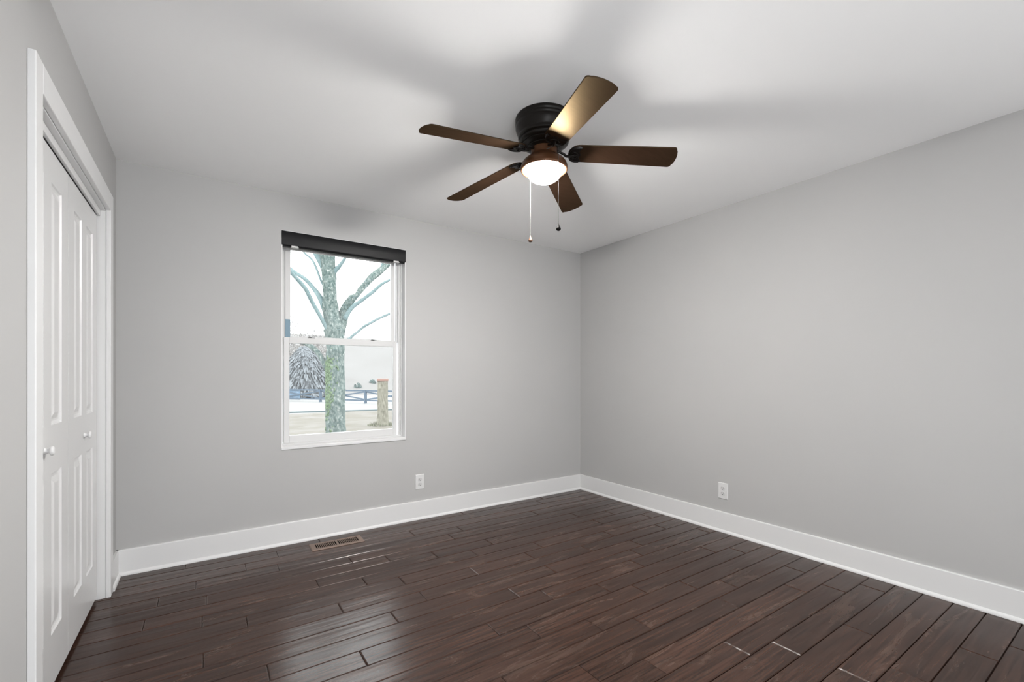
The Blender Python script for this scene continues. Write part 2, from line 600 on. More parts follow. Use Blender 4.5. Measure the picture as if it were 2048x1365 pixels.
def door_leaf(name, ya, yb, knob_y, knob_z, label):
    """moulded four panel leaf, face at x = -W-0.035, from y=ya (near) to yb (far)"""
    xf = -W - 0.035
    th = 0.034
    z0, z1 = 0.022, 2.003
    cy = [ya, ya + 0.098, ya + 0.243, yb - 0.243, yb - 0.098, yb]
    cz = [z0, 0.215, 0.812, 0.990, 1.885, z1]
    bm = bmesh.new()
    # face grid with raised panels
    panels = {(1, 1), (3, 1), (1, 3), (3, 3)}

    def V(y, z, d=0.0):
        return bm.verts.new((xf + d, y, z))
    for i in range(5):
        for j in range(5):
            y0, y1_, zz0, zz1 = cy[i], cy[i + 1], cz[j], cz[j + 1]
            if (i, j) in panels:
                steps = [(0, 0), (0.004, -0.0055), (0.012, -0.0085), (0.020, -0.0085), (0.042, -0.0010), (0.045, -0.0005)]
                loops = []
                for ins, dep in steps:
                    loops.append([V(y0 + ins, zz0 + ins, dep), V(y1_ - ins, zz0 + ins, dep), V(y1_ - ins, zz1 - ins, dep), V(y0 + ins, zz1 - ins, dep)])
                for A, B in zip(loops[:-1], loops[1:]):
                    for q in range(4):
                        r = (q + 1) % 4
                        bm.faces.new((A[q], A[r], B[r], B[q]))
                bm.faces.new(loops[-1])
            else:
                bm.faces.new((V(y0, zz0), V(y1_, zz0), V(y1_, zz1), V(y0, zz1)))
    bmesh.ops.remove_doubles(bm, verts=bm.verts, dist=1e-5)
    # edges and back
    a = [bm.verts.new((xf, y, z)) for y, z in ((ya, z0), (yb, z0), (yb, z1), (ya, z1))]
    b_ = [bm.verts.new((xf - th, y, z)) for y, z in ((ya, z0), (yb, z0), (yb, z1), (ya, z1))]
    for q in range(4):
        r = (q + 1) % 4
        bm.faces.new((a[q], a[r], b_[r], b_[q]))
    bm.faces.new(b_)
    o = obj(name, bm, M['door'])
    struct(o, label)
    kb = bmesh.new()
    add_lathe(kb, [(0.0115, 0.0), (0.0125, 0.002), (0.0095, 0.006), (0.0082, 0.011), (0.0088, 0.014), (0.0140, 0.0165), (0.0165, 0.019), (0.0168, 0.022), (0.0150, 0.025), (0.0095, 0.0275), (0.001, 0.028)],
              28, (xf, knob_y, knob_z), axis='x')
    obj('door_knob', kb, M['door'], o, smooth=True, angle=50)
    return o


door_leaf('door_1', -1.498, -0.9155, -1.250, 0.906, 'near white four-panel closet door leaf, partly hidden by the casing')
door_leaf('door_2', -0.9125, -0.330, -0.623, 0.895, 'far white four-panel closet door leaf, next to the window wall')

# ------------------------------------------------------------------ front window
win = empty('window_1', (WX0, 0, WZ0))
struct(win, 'white double-hung window with a view of a tree')


def wbox(name, lst, material=None, parent=None, bevel=0.0015):
    """world coordinates, parented to the window empty"""
    par = parent or win
    off = Vector(win.location)
    bm = bmesh.new()
    for b_ in lst:
        add_box(bm, b_[0] - off.x, b_[1] - off.x, b_[2] - off.y, b_[3] - off.y, b_[4] - off.z, b_[5] - off.z)
    return obj(name, bm, material or M['vinyl'], par, bevel=bevel)


WS = 0.677     # sill top
e_ = 0.0
# wood jamb liner and stool
wbox('window_sill', [(WX0, WX1, -0.007, 0.078, WZ0 - .003, WS)], M['trim'], bevel=0.002)
wbox('jamb_liner', [(WX0, WX0 + 0.006, 0.0, 0.078, WS, WZ1), (WX1 - 0.006, WX1, 0.0, 0.078, WS, WZ1), (WX0 + .006, WX1 - .006, 0.0, 0.078, WZ1 - 0.006, WZ1)], M['trim'], bevel=0)
# vinyl main frame with a stepped track
FL, FR = WX0, WX1
wbox('window_frame', [
    (FL, FL + 0.016, 0.072, 0.15, WS, WZ1), (FR - 0.016, FR, 0.072, 0.15, WS, WZ1),
    (FL + 0.016, FL + 0.024, 0.110, 0.15, WS, WZ1), (FR - 0.030, FR - 0.016, 0.086, 0.15, WS, WZ1),
    (FR - 0.044, FR - 0.030, 0.104, 0.15, 1.448, WZ1),
    (FL + 0.024, FL + 0.044, 0.118, 0.15, 1.448, WZ1),
    (FL + 0.016, FR - 0.016, 0.072, 0.15, WZ1 - 0.05, WZ1),
    (FL + 0.016, FR - 0.016, 0.072, 0.15, WS - .012, WS + 0.013)], bevel=0.0015)


def sash(name, x0, x1, z0, z1, y0, y1, sl, sr, rb, rt, label):
    o = wbox(name, [
        (x0, x0 + sl, y0, y1, z0, z1), (x1 - sr, x1, y0, y1, z0, z1),
        (x0 + sl, x1 - sr, y0, y1, z0, z0 + rb), (x0 + sl, x1 - sr, y0, y1, z1 - rt, z1)], bevel=0.002)
    g = wbox('pane', [(x0 + sl - .002, x1 - sr + .002, (y0 + y1) / 2 + 0.002, (y0 + y1) / 2 + 0.006, z0 + rb - .002, z1 - rt + .002)], M['glass'], o, bevel=0)
    o['label'] = label
    return o


low = sash('sash', -2.760, -1.934, 0.690, 1.447, 0.078, 0.104, 0.036, 0.030, 0.053, 0.042, 'lower window sash')
upp = sash('sash', -2.748, -1.940, 1.418, 2.140, 0.110, 0.136, 0.036, 0.030, 0.040, 0.056, 'upper window sash')
for lx in (-2.575, -2.117):
    lkb = bmesh.new()
    off = Vector(win.location)
    c = Vector((lx, 0.092, 1.447)) - off
    add_box(lkb, c.x - 0.024, c.x + 0.024, c.y - 0.010, c.y + 0.010, c.z, c.z + 0.004)
    add_box(lkb, c.x - 0.020, c.x + 0.004, c.y - 0.006, c.y + 0.006, c.z + 0.004, c.z + 0.009)
    add_lathe(lkb, [(0.007, c.z + .004), (0.007, c.z + 0.012), (0.004, c.z + 0.013)], 16, (c.x - 0.012, c.y, 0))
    o = obj('sash_lock', lkb, M['lock'], win, bevel=0.001)
    o['label'] = 'small dark sash lock on the meeting rail'
o = wbox('stile_strip', [(-2.7465, -2.716, 0.1055, 0.1098, 1.449, 1.578)], M['bluestrip'], bevel=0.001)  # thin blue-grey strip over the foot of the upper sash's left stile
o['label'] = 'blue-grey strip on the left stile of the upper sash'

# ------------------------------------------------------------------ black valance at the window head
val = empty('window_valance', ((WX0 + WX1) / 2, -0.004, 2.076))
tag(val, 'black roller shade valance mounted at the top of the window', 'window shade')
hw = (WX1 - WX0) / 2 - 0.001
bm = bmesh.new()
prof = [(0.055, 0.104), (0.0, 0.104), (-0.002, 0.100), (-0.0025, 0.052), (0.001, 0.030), (0.001, 0.014), (0.004, 0.006), (0.010, 0.001), (0.018, 0.0), (0.045, 0.0), (0.045, 0.006), (0.055, 0.020)]
R0 = [bm.verts.new((-hw + .004, y, z)) for y, z in prof]
R1 = [bm.verts.new((hw - .004, y, z)) for y, z in prof]
for i in range(len(prof)):
    j = (i + 1) % len(prof)
    bm.faces.new((R0[i], R0[j], R1[j], R1[i]))
bm.faces.new(R0)
bm.faces.new(R1)
obj('fascia', bm, M['black'], val, smooth=True, angle=40)
for s in (-1, 1):
    bm = bmesh.new()
    x0, x1 = (-hw, -hw + .004) if s < 0 else (hw - .004, hw)
    A = [bm.verts.new((x0, y, z)) for y, z in prof]
    B = [bm.verts.new((x1, y, z)) for y, z in prof]
    for i in range(len(prof)):
        j = (i + 1) % len(prof)
        bm.faces.new((A[i], A[j], B[j], B[i]))
    bm.faces.new(A)
    bm.faces.new(B)
    obj('end_cap', bm, M['black'], val)
for cx_ in (-hw + 0.085, hw - 0.075):
    bm = bmesh.new()
    add_box(bm, cx_ - 0.024, cx_ + 0.024, 0.000, 0.026, -0.0035, 0.0005)
    add_box(bm, cx_ - 0.024, cx_ + 0.018, -0.0005, 0.0015, -0.0035, 0.0075)
    o = obj('mounting_clip', bm, M['clear'], val, bevel=0.001)
    o['label'] = 'small clear clip under the valance'

# ------------------------------------------------------------------ wall outlets


def outlet(loc, rz, label):
    root = empty('wall_outlet', loc, rz)
    tag(root, label, 'outlet')
    bm = bmesh.new()
    w, h = 0.0385, 0.0605
    steps = [(0, 0.0, 0.0), (0, 0.0, -0.0025), (0.004, 0.004, -0.0060)]
    loops = []
    for dx, dz, y in steps:
        loops.append([bm.verts.new((sx * (w - dx), y, sz * (h - dz))) for sx, sz in ((-1, -1), (1, -1), (1, 1), (-1, 1))])
    for A, B in zip(loops[:-1], loops[1:]):
        for q in range(4):
            r = (q + 1) % 4
            bm.faces.new((A[q], A[r], B[r], B[q]))
    bm.faces.new(loops[-1])
    bm.faces.new(loops[0])
    obj('cover_plate', bm, M['plastic'], root)
    for s in (-1, 1):
        bm = bmesh.new()
        ring = []
        for i in range(28):
            a = 2 * PI * i / 28
            x = 0.0172 * math.cos(a)
            z = max(-0.0140, min(0.0140, 0.0172 * math.sin(a)))
            ring.append((x, z))
        A = [bm.verts.new((x, -0.0060, z + s * 0.0195)) for x, z in ring]
        B = [bm.verts.new((x * .97, -0.0078, z * .97 + s * 0.0195)) for x, z in ring]
        for i in range(28):
            j = (i + 1) % 28
            bm.faces.new((A[i], A[j], B[j], B[i]))
        bm.faces.new(B)
        rc = obj('receptacle', bm, M['plastic_line'], root)
        sl = bmesh.new()
        z = s * 0.0195
        add_box(sl, -0.0078, -0.0052, -0.0081, -0.0077, z - 0.0005, z + 0.0085)
        add_box(sl, 0.0052, 0.0078, -0.0081, -0.0077, z + 0.0005, z + 0.0080)
        add_lathe(sl, [(0.0028, -0.0081), (0.0028, -0.0077)], 14, (0, 0, z - 0.0075), axis='y')
        obj('slot', sl, M['slot'], rc)
    sc = bmesh.new()
    add_lathe(sc, [(0.0034, -0.0060), (0.0034, -0.0070), (0.002, -0.0074)], 16, axis='y')
    obj('screw', sc, M['plastic_line'], root, smooth=True)
    return root


outlet((-1.769, -0.0002, 0.303), 0, 'white duplex outlet on the wall below and right of the window')
outlet((-0.0002, -1.565, 0.3065), -PI / 2, 'white duplex outlet low on the bare right wall')

# ------------------------------------------------------------------ floor vent
vent = empty('floor_vent', (-2.458, -0.1835, 0.0))
vent.rotation_euler = (0, 0, math.radians(-0.9))
tag(vent, 'tan metal floor register set in the dark planks below the window', 'vent')
hx, hy, zt = 0.1735, 0.0685, 0.0055
ix, iy = 0.1400, 0.0420
bm = bmesh.new()


def ring_faces(bm, outer, inner, zo, zi):
    A = [bm.verts.new((sx * outer[0], sy * outer[1], zo)) for sx, sy in ((-1, -1), (1, -1), (1, 1), (-1, 1))]
    B = [bm.verts.new((sx * inner[0], sy * inner[1], zi)) for sx, sy in ((-1, -1), (1, -1), (1, 1), (-1, 1))]
    for q in range(4):
        r = (q + 1) % 4
        bm.faces.new((A[q], A[r], B[r], B[q]))


ring_faces(bm, (hx, hy), (hx - .005, hy - .005), 0.0004, zt)
ring_faces(bm, (hx - .005, hy - .005), (ix, iy), zt, zt)
ring_faces(bm, (ix, iy), (ix, iy), zt, 0.0012)
bmesh.ops.remove_doubles(bm, verts=bm.verts, dist=1e-6)
add_box(bm, -0.007, 0.007, -iy, iy, 0.0035, zt)
obj('frame', bm, M['vent'], vent)
boxes('cavity', [(-ix, ix, -iy, iy, 0.0006, 0.0012)], M['slot'], vent)
for s in (-1, 1):
    n = 11
    for i in range(n):
        x = s * (0.007 + (ix - 0.007) * (i + 1) / (n + 1))
        bm = bmesh.new()
        add_box(bm, x - 0.0022, x + 0.0022, -iy, iy, 0.0020, zt - .0004)
        obj('louver', bm, M['vent'], vent)

# ------------------------------------------------------------------ ceiling fan
HX, HY = -1.833, -1.725
fan = empty('ceiling_fan', (HX, HY, H))
tag(fan, 'dark bronze five-blade ceiling fan with a lit bowl lamp and two pull chains', 'ceiling fan')


def z_(z):
    return z - H


bm = bmesh.new()
add_lathe(bm, [(r, z_(z)) for r, z in [
    (0.1405, 2.4399), (0.1425, 2.434), (0.1425, 2.424), (0.1395, 2.421), (0.1395, 2.4175), (0.1425, 2.415), (0.1425, 2.407), (0.1400, 2.404),
    (0.1400, 2.400), (0.1415, 2.397), (0.1395, 2.385), (0.1340, 2.370), (0.1290, 2.358)]], 64, cap=True)
obj('canopy', bm, M['bronze'], fan, smooth=True, angle=50)
bm = bmesh.new()
add_lathe(bm, [(r, z_(z)) for r, z in [
    (0.1285, 2.358), (0.1270, 2.353), (0.1285, 2.350), (0.1285, 2.342), (0.1265, 2.339), (0.1210, 2.337), (0.1210, 2.332),
    (0.1230, 2.330), (0.1210, 2.322), (0.1130, 2.316), (0.1070, 2.315), (0.1070, 2.311), (0.1000, 2.306), (0.0880, 2.301), (0.0830, 2.300), (0.0830, 2.296), (0.066, 2.291)]], 64)
obj('motor_housing', bm, M['bronze'], fan, smooth=True, angle=50)
bm = bmesh.new()
add_lathe(bm, [(r, z_(z)) for r, z in [
    (0.0640, 2.2920), (0.0640, 2.264), (0.0665, 2.257), (0.0760, 2.248), (0.0900, 2.240), (0.1030, 2.229), (0.1110, 2.217), (0.1150, 2.205),
    (0.1165, 2.196), (0.1165, 2.190), (0.1140, 2.186), (0.1080, 2.185), (0.0980, 2.189), (0.0910, 2.195)]], 64, cap=False)
obj('light_fitter', bm, M['neck'], fan, smooth=True, angle=60)
bm = bmesh.new()
prof = []
rb, zt_, zb_ = 0.0900, 2.196, 2.127
for i in range(15):
    a = (PI / 2) * i / 14
    prof.append((max(rb * math.cos(a) ** 0.85, 0.0005), z_(zt_ - (zt_ - zb_) * math.sin(a))))
add_lathe(bm, prof, 64)
o = obj('lamp_bowl', bm, M['lampglass'], fan, smooth=True, angle=80)
o['label'] = 'glowing frosted glass bowl'

# blades : world-fitted set, drooping with a slight overall tilt
ZB, T0, RB_, BW, PITCH, DROOP, TX, TY, TAP = 2.2783, -0.6366, 0.6342, 0.1346, -0.2137, -0.0958, 0.0204, -0.0294, 0.3314


def blade_pt(k, r, s, dz=0.0):
    a = T0 + k * 2 * PI / 5
    u = Vector((math.cos(a), math.sin(a)))
    t = Vector((-u.y, u.x))
    P = u * r + t * s * math.cos(PITCH)
    z = ZB + s * math.sin(PITCH) + r * DROOP + P.x * TX + P.y * TY + dz
    return Vector((P.x, P.y, z - H))


def blade_outline():
    """(r, s) outline of a blade, rounded root and softly arched tip"""
    pts = []
    root, tip = 0.128, RB_

    def hw_(r):
        return BW / 2 * (1 - TAP * (RB_ - r))
    # side - from root to tip
    nroot = 9
    w0 = hw_(root)
    for i in range(nroot):           # rounded root, half ellipse
        a = PI / 2 * i / (nroot - 1)
        pts.append((root + 0.045 * (1 - math.sin(a)) * 1.0 if False else root + 0.050 * (1 - math.cos(a)), w0 * 0.25 + (hw_(root + .05) - w0 * 0.25) * math.sin(a)))
    for i in range(1, 7):
        r = root + 0.05 + (tip - 0.018 - root - 0.05) * i / 6
        pts.append((r, hw_(r)))
    w1 = hw_(tip)
    # corner radius then arched end
    for i in range(1, 6):
        a = PI / 2 * i / 5
        pts.append((tip - 0.018 + 0.018 * math.sin(a) * 0.9, w1 - 0.016 * (1 - math.cos(a))))
    for s in (0.6, 0.3, 0.0):
        pts.append((tip - 0.0018 + 0.012 * (1 - s * s * 1.35), w1 * s))
    full = pts + [(r, -s) for r, s in reversed(pts[:-1])]
    return full


OUT = blade_outline()
for k in range(5):
    # blade, parented to the fan
    bm = bmesh.new()
    top = [bm.verts.new(blade_pt(-k, r, s, 0.0028)) for r, s in OUT]
    bot = [bm.verts.new(blade_pt(-k, r, s, -0.0028)) for r, s in OUT]
    n = len(OUT)
    for i in range(n):
        j = (i + 1) % n
        bm.faces.new((top[i], top[j], bot[j], bot[i]))
    bm.faces.new(top)
    bm.faces.new(list(reversed(bot)))
    obj('blade', bm, M['blade'], fan, bevel=0.0012)
    # blade iron : scrolled plate under the root + curved arm to the motor
    bm = bmesh.new()
    pl = []
    for i in range(13):
        a = PI * i / 12
        pl.append((0.152 - 0.034 * math.sin(a), 0.050 * math.cos(a)))
    pl += [(0.168, -0.053), (0.183, -0.050), (0.176, -0.036), (0.170, -0.018), (0.180, 0.0), (0.170, 0.018), (0.176, 0.036), (0.183, 0.050), (0.168, 0.053)]
    top = [bm.verts.new(blade_pt(-k, r, s, -0.0030)) for r, s in pl]
    bot = [bm.verts.new(blade_pt(-k, r, s * .94, -0.0085)) for r, s in pl]
    n = len(pl)
    for i in range(n):
        j = (i + 1) % n
        bm.faces.new((top[i], top[j], bot[j], bot[i]))
    bm.faces.new(top)
    bm.faces.new(list(reversed(bot)))
    a_ = T0 - k * 2 * PI / 5
    arm = [Vector((0.060 * math.cos(a_), 0.060 * math.sin(a_), z_(2.284))), blade_pt(-k, 0.095, 0.006, -0.001), blade_pt(-k, 0.110, 0.008, -0.010), blade_pt(-k, 0.128, 0.004, -0.0125), blade_pt(-k, 0.150, 0, -0.0095)]
    add_tube(bm, catmull(arm, 5), 0.0062, 10)
    # scroll ribs on the plate
    for s in (-1, 1):
        sc = [blade_pt(-k, 0.122, 0.012 * s, -0.009), blade_pt(-k, 0.130, 0.036 * s, -0.0095), blade_pt(-k, 0.150, 0.046 * s, -0.0095), blade_pt(-k, 0.172, 0.047 * s, -0.009)]
        add_tube(bm, catmull(sc, 5), 0.0034, 8)
        sc = [blade_pt(-k, 0.126, 0.006 * s, -0.0095), blade_pt(-k, 0.146, 0.020 * s, -0.0095), blade_pt(-k, 0.160, 0.012 * s, -0.009), blade_pt(-k, 0.168, 0.0, -0.009)]
        add_tube(bm, catmull(sc, 5), 0.0026, 8)
    for rr, ss in ((0.140, 0.030), (0.140, -0.030), (0.158, 0.0)):
        c = blade_pt(-k, rr, ss, -0.0085)
        add_lathe(bm, [(0.0045, c.z), (0.0045, c.z - 0.002), (0.002, c.z - 0.0035)], 12, (c.x, c.y, 0))
    obj('blade_bracket', bm, M['bronze'], fan, smooth=True, angle=40)


def pull_chain(x, y, ztop, zend, start, kmat, label):
    bm = bmesh.new()
    p = [Vector(start), Vector((x + (start[0] - x) * .3, y + (start[1] - y) * .3, start[2] + 0.001)), Vector((x, y, start[2] - 0.006))]
    add_tube(bm, catmull(p, 4), 0.0020, 8)
    z = start[2] - 0.006
    pitch = 0.0042
    zk = zend + 0.033
    while z > zk:
        r = 0.0013
        add_lathe(bm, [(0.0004, z + r), (r * .75, z + r * .66), (r, z), (r * .75, z - r * .66), (0.0004, z - r)], 6, (x, y, 0))
        z -= pitch
    add_tube(bm, [Vector((x, y, start[2] - .006)), Vector((x, y, zk))], 0.0006, 5)
    o = obj('pull_chain', bm, M['chain'], fan, smooth=True, angle=60)
    kb = bmesh.new()
    add_lathe(kb, [(0.0014, zend + 0.034), (0.0026, zend + 0.031), (0.0052, zend + 0.023), (0.0100, zend + 0.014), (0.0114, zend + 0.009), (0.0102, zend + 0.004), (0.0060, zend + 0.0008), (0.0005, zend)], 24, (x, y, 0))
    kk = obj('pull_knob', kb, kmat, o, smooth=True, angle=60)
    kk['label'] = label


pull_chain(-1.842 - HX, -1.846 - HY, 0, z_(1.855), (-0.030, -0.055, z_(2.262)), M['knob_dark'], 'black teardrop knob')
pull_chain(-1.827 - HX, -1.603 - HY, 0, z_(1.863), (0.010, 0.062, z_(2.262)), M['knob_wood'], 'bronze teardrop knob')

# ------------------------------------------------------------------ outdoors
GZ = -0.90
lawn = struct(boxes('lawn', [(-30, 40, WT + 0.02, 23.4, GZ - 0.3, GZ)], M['lawn']), 'pale winter lawn outside the window')
bm = bmesh.new()
vs = [bm.verts.new(p) for p in ((-30, 23.4, GZ - .02), (60, 23.4, GZ - .02), (60, 60, GZ - .02), (-30, 60, GZ - .02))]
bm.faces.new(vs)
vs = [bm.verts.new(p) for p in ((-30, 23.4, GZ - .3), (60, 23.4, GZ - .3), (60, 60, GZ - .3), (-30, 60, GZ - .3))]
bm.faces.new(vs)
struct(obj('road', bm, M['road']), 'pale road beyond the lawn')
o = boxes('kerb', [(-30, 60, 0.0, 0.14, GZ - 0.02, GZ + 0.055)], M['kerb'])
o.location = (0, 24.45, 0)
o.rotation_euler = (0, 0, math.radians(-28.0) * 0 + math.atan2(22.034 - 24.358, 4.894 - 0.657) * 0.45)
struct(o, 'thin kerb line between lawn and road')

# hillside behind the fence
bm = bmesh.new()
nx, ny = 60, 14
grid = []
for j in range(ny + 1):
    row = []
    for i in range(nx + 1):
        x = -30 + 110 * i / nx
        y = 44 + 40 * j / ny
        t = j / ny
        z = GZ - .02 + 9.2 * (t * t * (3 - 2 * t)) * (1 + 0.12 * noise.noise(Vector((x * .05, y * .05, 0)))) + 0.3 * noise.noise(Vector((x * .3, y * .3, 1)))
        row.append(bm.verts.new((x, y, z)))
    grid.append(row)
for j in range(ny):
    for i in range(nx):
        bm.faces.new((grid[j][i], grid[j][i + 1], grid[j + 1][i + 1], grid[j + 1][i]))
struct(obj('hillside', bm, M['field'], smooth=True, angle=180), 'very pale hillside behind the fence')

# tree in the yard
TREE = {'trunk': [[-1.516, -0.236, 0.1623], [-1.523, 0.161, 0.1543], [-1.522, 0.478, 0.1504], [-1.522, 0.794, 0.1464], [-1.529, 1.111, 0.1424], [-1.529, 1.427, 0.1384], [-1.521, 1.665, 0.1346], [-1.551, 1.901, 0.1422], [-1.581, 2.096, 0.1221], [-1.603, 2.291, 0.1101], [-1.618, 2.604, 0.1021], [-1.625, 2.839, 0.1021], [-1.647, 3.032, 0.1176], [-1.677, 3.223, 0.1251], [-1.706, 3.53, 0.1092], [-1.749, 3.911, 0.0855]],
        'b1': [[-1.50, 1.70, 0.09], [-1.483, 1.785, 0.0953], [-1.422, 2.027, 0.0917], [-1.345, 2.249, 0.0803], [-1.235, 2.436, 0.0648], [-1.107, 2.579, 0.0507], [-0.993, 2.707, 0.0495], [-0.877, 2.845, 0.0582], [-0.759, 2.952, 0.0629], [-0.596, 3.101, 0.0509], [-0.375, 3.304, 0.0431], [-0.146, 3.558, 0.0263]],
        'b2': [[-1.391, 2.07, 0.04], [-1.282, 2.262, 0.0339], [-1.139, 2.388, 0.0294], [-0.977, 2.535, 0.0297], [-0.835, 2.675, 0.0234], [-0.639, 2.781, 0.0169], [-0.42, 2.884, 0.0155]],
        'b3': [[-1.59, 2.05, 0.055], [-1.648, 2.169, 0.0549], [-1.722, 2.382, 0.0467], [-1.809, 2.544, 0.0348], [-1.93, 2.699, 0.0306], [-2.035, 2.785, 0.0273], [-2.139, 2.885, 0.0249], [-2.267, 2.963, 0.0224]],
        'b4': [[-1.57, 1.78, 0.039], [-1.634, 1.88, 0.0392], [-1.715, 2.008, 0.0327], [-1.787, 2.12, 0.031], [-1.881, 2.267, 0.0308], [-1.938, 2.361, 0.0322], [-2.001, 2.462, 0.032], [-2.105, 2.564, 0.0302], [-2.187, 2.63, 0.027], [-2.308, 2.749, 0.0223]],
        'b5': [[-1.62, 2.44, 0.02], [-1.677, 2.558, 0.0195], [-1.729, 2.669, 0.0179], [-1.772, 2.819, 0.0178], [-1.816, 2.953, 0.0178], [-1.859, 3.032, 0.0154], [-1.93, 3.105, 0.0138], [-2.0, 3.232, 0.0114]],
        'b6': [[-1.60, 2.74, 0.04], [-1.55, 2.809, 0.0395], [-1.49, 2.888, 0.0317], [-1.444, 2.966, 0.0239], [-1.398, 3.06, 0.0192], [-1.328, 3.183, 0.0161]],
        'b7': [[-1.53, 1.10, 0.055], [-1.589, 1.19, 0.0551], [-1.649, 1.307, 0.047], [-1.693, 1.424, 0.0429], [-1.752, 1.532, 0.0404], [-1.824, 1.615, 0.0386], [-1.91, 1.673, 0.0307], [-2.036, 1.714, 0.0258], [-2.174, 1.745, 0.0225]],
        'b8': [[-1.50, 1.60, 0.03], [-1.422, 1.668, 0.032], [-1.322, 1.769, 0.023], [-1.204, 1.88, 0.019], [-1.124, 1.957, 0.021], [-1.034, 2.02, 0.022], [-0.936, 2.084, 0.020], [-0.827, 2.142, 0.020], [-0.743, 2.181, 0.018], [-0.649, 2.197, 0.015]],
        'b9': [[-1.603, 2.50, 0.0315], [-1.662, 2.756, 0.0391], [-1.706, 2.945, 0.0468], [-1.75, 3.094, 0.0544], [-1.794, 3.243, 0.0465]],
        'b10': [[-0.82, 2.88, 0.033], [-0.793, 2.906, 0.0335], [-0.708, 3.001, 0.0286], [-0.639, 3.12, 0.0254], [-0.587, 3.272, 0.017]]}
tree = empty('tree', (-1.516, 4.0, GZ))
tag(tree, 'large mossy grey-green tree with spreading bare limbs, just outside the window', 'tree')
random.seed(5)


def limb(name, pts, material, depth=0.0, seg=14, rough=0.0, sub=6):
    P3 = []
    n = len(pts)
    for i, (x, z, r) in enumerate(pts):
        P3.append(Vector((x - tree.location.x, depth * (i / (n - 1)) ** 1.3, z - GZ)))
    R = []
    for i in range(n - 1):
        for s in range(sub):
            R.append(pts[i][2] * (1 - s / sub) + pts[i + 1][2] * s / sub)
    R.append(pts[-1][2])
    bm = bmesh.new()
    add_tube(bm, catmull(P3, sub), R, seg)
    if rough > 0:
        for v in bm.verts:
            q = v.co * 1.0
            d = noise.fractal(Vector((q.x * 9, q.y * 9, q.z * 4)), 1.0, 2.0, 4)
            dirv = Vector((q.x, q.y, 0)).normalized() if (q.x or q.y) else Vector((1, 0, 0))
            v.co += dirv * d * rough
    return obj(name, bm, material, tree, smooth=True, angle=180)


tr_pts = [[-1.51, GZ - .05, 0.25], [-1.512, GZ + .18, 0.19]] + TREE['trunk']
limb('trunk', tr_pts, M['bark'], 0.0, 40, 0.018, 14)
dep = {'b1': 0.5, 'b2': -0.4, 'b3': 0.5, 'b4': -0.4, 'b5': 0.3, 'b6': -0.3, 'b7': 0.35, 'b8': -0.5, 'b9': 0.3, 'b10': 0.6}
for k, d in dep.items():
    pts = TREE[k]
    if k == 'b10':
        bm_pts = pts
        o = limb('branch', pts, M['branch'], 0.1, 10)
        o.location = (0, 0.36, 0)
    else:
        limb('branch', pts, M['bark'] if k in ('b1', 'b7') else M['branch'], d, 12, 0.004 if k == 'b1' else 0.0)
# moss pads on the trunk
bm = bmesh.new()
random.seed(3)
for i in range(520):
    z = random.choice([random.gauss(1.22, 0.12), random.gauss(0.85, 0.14), random.uniform(0.2, 1.5)])
    if z > 1.6 or z < 0.2:
        continue
    a = math.radians(random.gauss(212, 20))
    r = 0.142 + random.uniform(-0.006, 0.004)
    c = Vector((r * math.cos(a) - 0.008, r * math.sin(a), z - GZ))
    s = random.uniform(0.006, 0.019)
    bmesh.ops.create_icosphere(bm, subdivisions=1, radius=s, matrix=Matrix.Translation(c) @ Matrix.Diagonal((0.8, 0.8, 1.7, 1)))
o = obj('moss_patch', bm, M['moss'], tree, smooth=True, angle=180)
o['label'] = 'bright green moss on the left side of the trunk'
o['kind'] = 'stuff'
# fine twigs around the fork
bm = bmesh.new()
for i in range(70):
    bx_, bz_ = random.choice([(-1.35, 2.2), (-1.2, 2.45), (-1.0, 2.7), (-1.55, 1.9), (-1.2, 1.9), (-1.0, 2.05)])
    p = Vector((bx_ + random.gauss(0, .06) - tree.location.x, random.uniform(-.2, .2), bz_ + random.gauss(0, .06) - GZ))
    d = Vector((random.uniform(-1, 1), random.uniform(-.5, .5), random.uniform(-.2, 1))).normalized() * random.uniform(.05, .16)
    add_tube(bm, [p, p + d * .5 + Vector((0, 0, .01)), p + d], [0.004, 0.003, 0.0015], 5)
o = obj('twig', bm, M['branch'], tree)
o['kind'] = 'stuff'

# crossbuck fence
A, B = Vector((2.454, 37.27, GZ)), Vector((7.332, 29.82, GZ))
dirv = (B - A).normalized()
start, end = A - dirv * 7.0, B + dirv * 6
fl = (end - start).length
ang = math.atan2(dirv.y, dirv.x)
fen = empty('paddock_fence', start, ang)
tag(fen, 'dark blue crossbuck paddock fence along the far side of the road', 'fence')
P1 = (Vector((4.087, 34.419, GZ)) - start).length
P2 = (Vector((6.58, 30.716, GZ)) - start).length
stepf = P2 - P1
xs = []
x = P1
while x > 0:
    xs.append(x)
    x -= stepf
x = P2
while x < fl:
    xs.append(x)
    x += stepf
xs.sort()
for x in xs:
    boxes('post', [(x - .065, x + .065, -.09, .09, -.02, 0.98)], M['fence'], fen)
for z in (0.16, 0.88):
    boxes('rail', [(0, fl, -.05, -.01, z, z + .11)], M['fence'], fen)
for a, b_ in zip(xs[:-1], xs[1:]):
    for s in (0, 1):
        bm = bmesh.new()
        za, zb = (0.28, 0.84) if s == 0 else (0.84, 0.28)
        L = b_ - a - 0.18
        vs = []
        for x, z in ((a + .09, za), (b_ - .09, zb)):
            for yy in (-.045 + s * .05, -.005 + s * .05):
                for dz in (-.05, .05):
                    vs.append(bm.verts.new((x, yy, z + dz)))
        for f in ((0, 1, 3, 2), (4, 6, 7, 5), (0, 4, 5, 1), (2, 3, 7, 6), (0, 2, 6, 4), (1, 5, 7, 3)):
            bm.faces.new([vs[i] for i in f])
        obj('cross_brace', bm, M['fence'], fen)
xp = (Vector((2.9, 36.2, GZ)) - start).length
bm = bmesh.new()
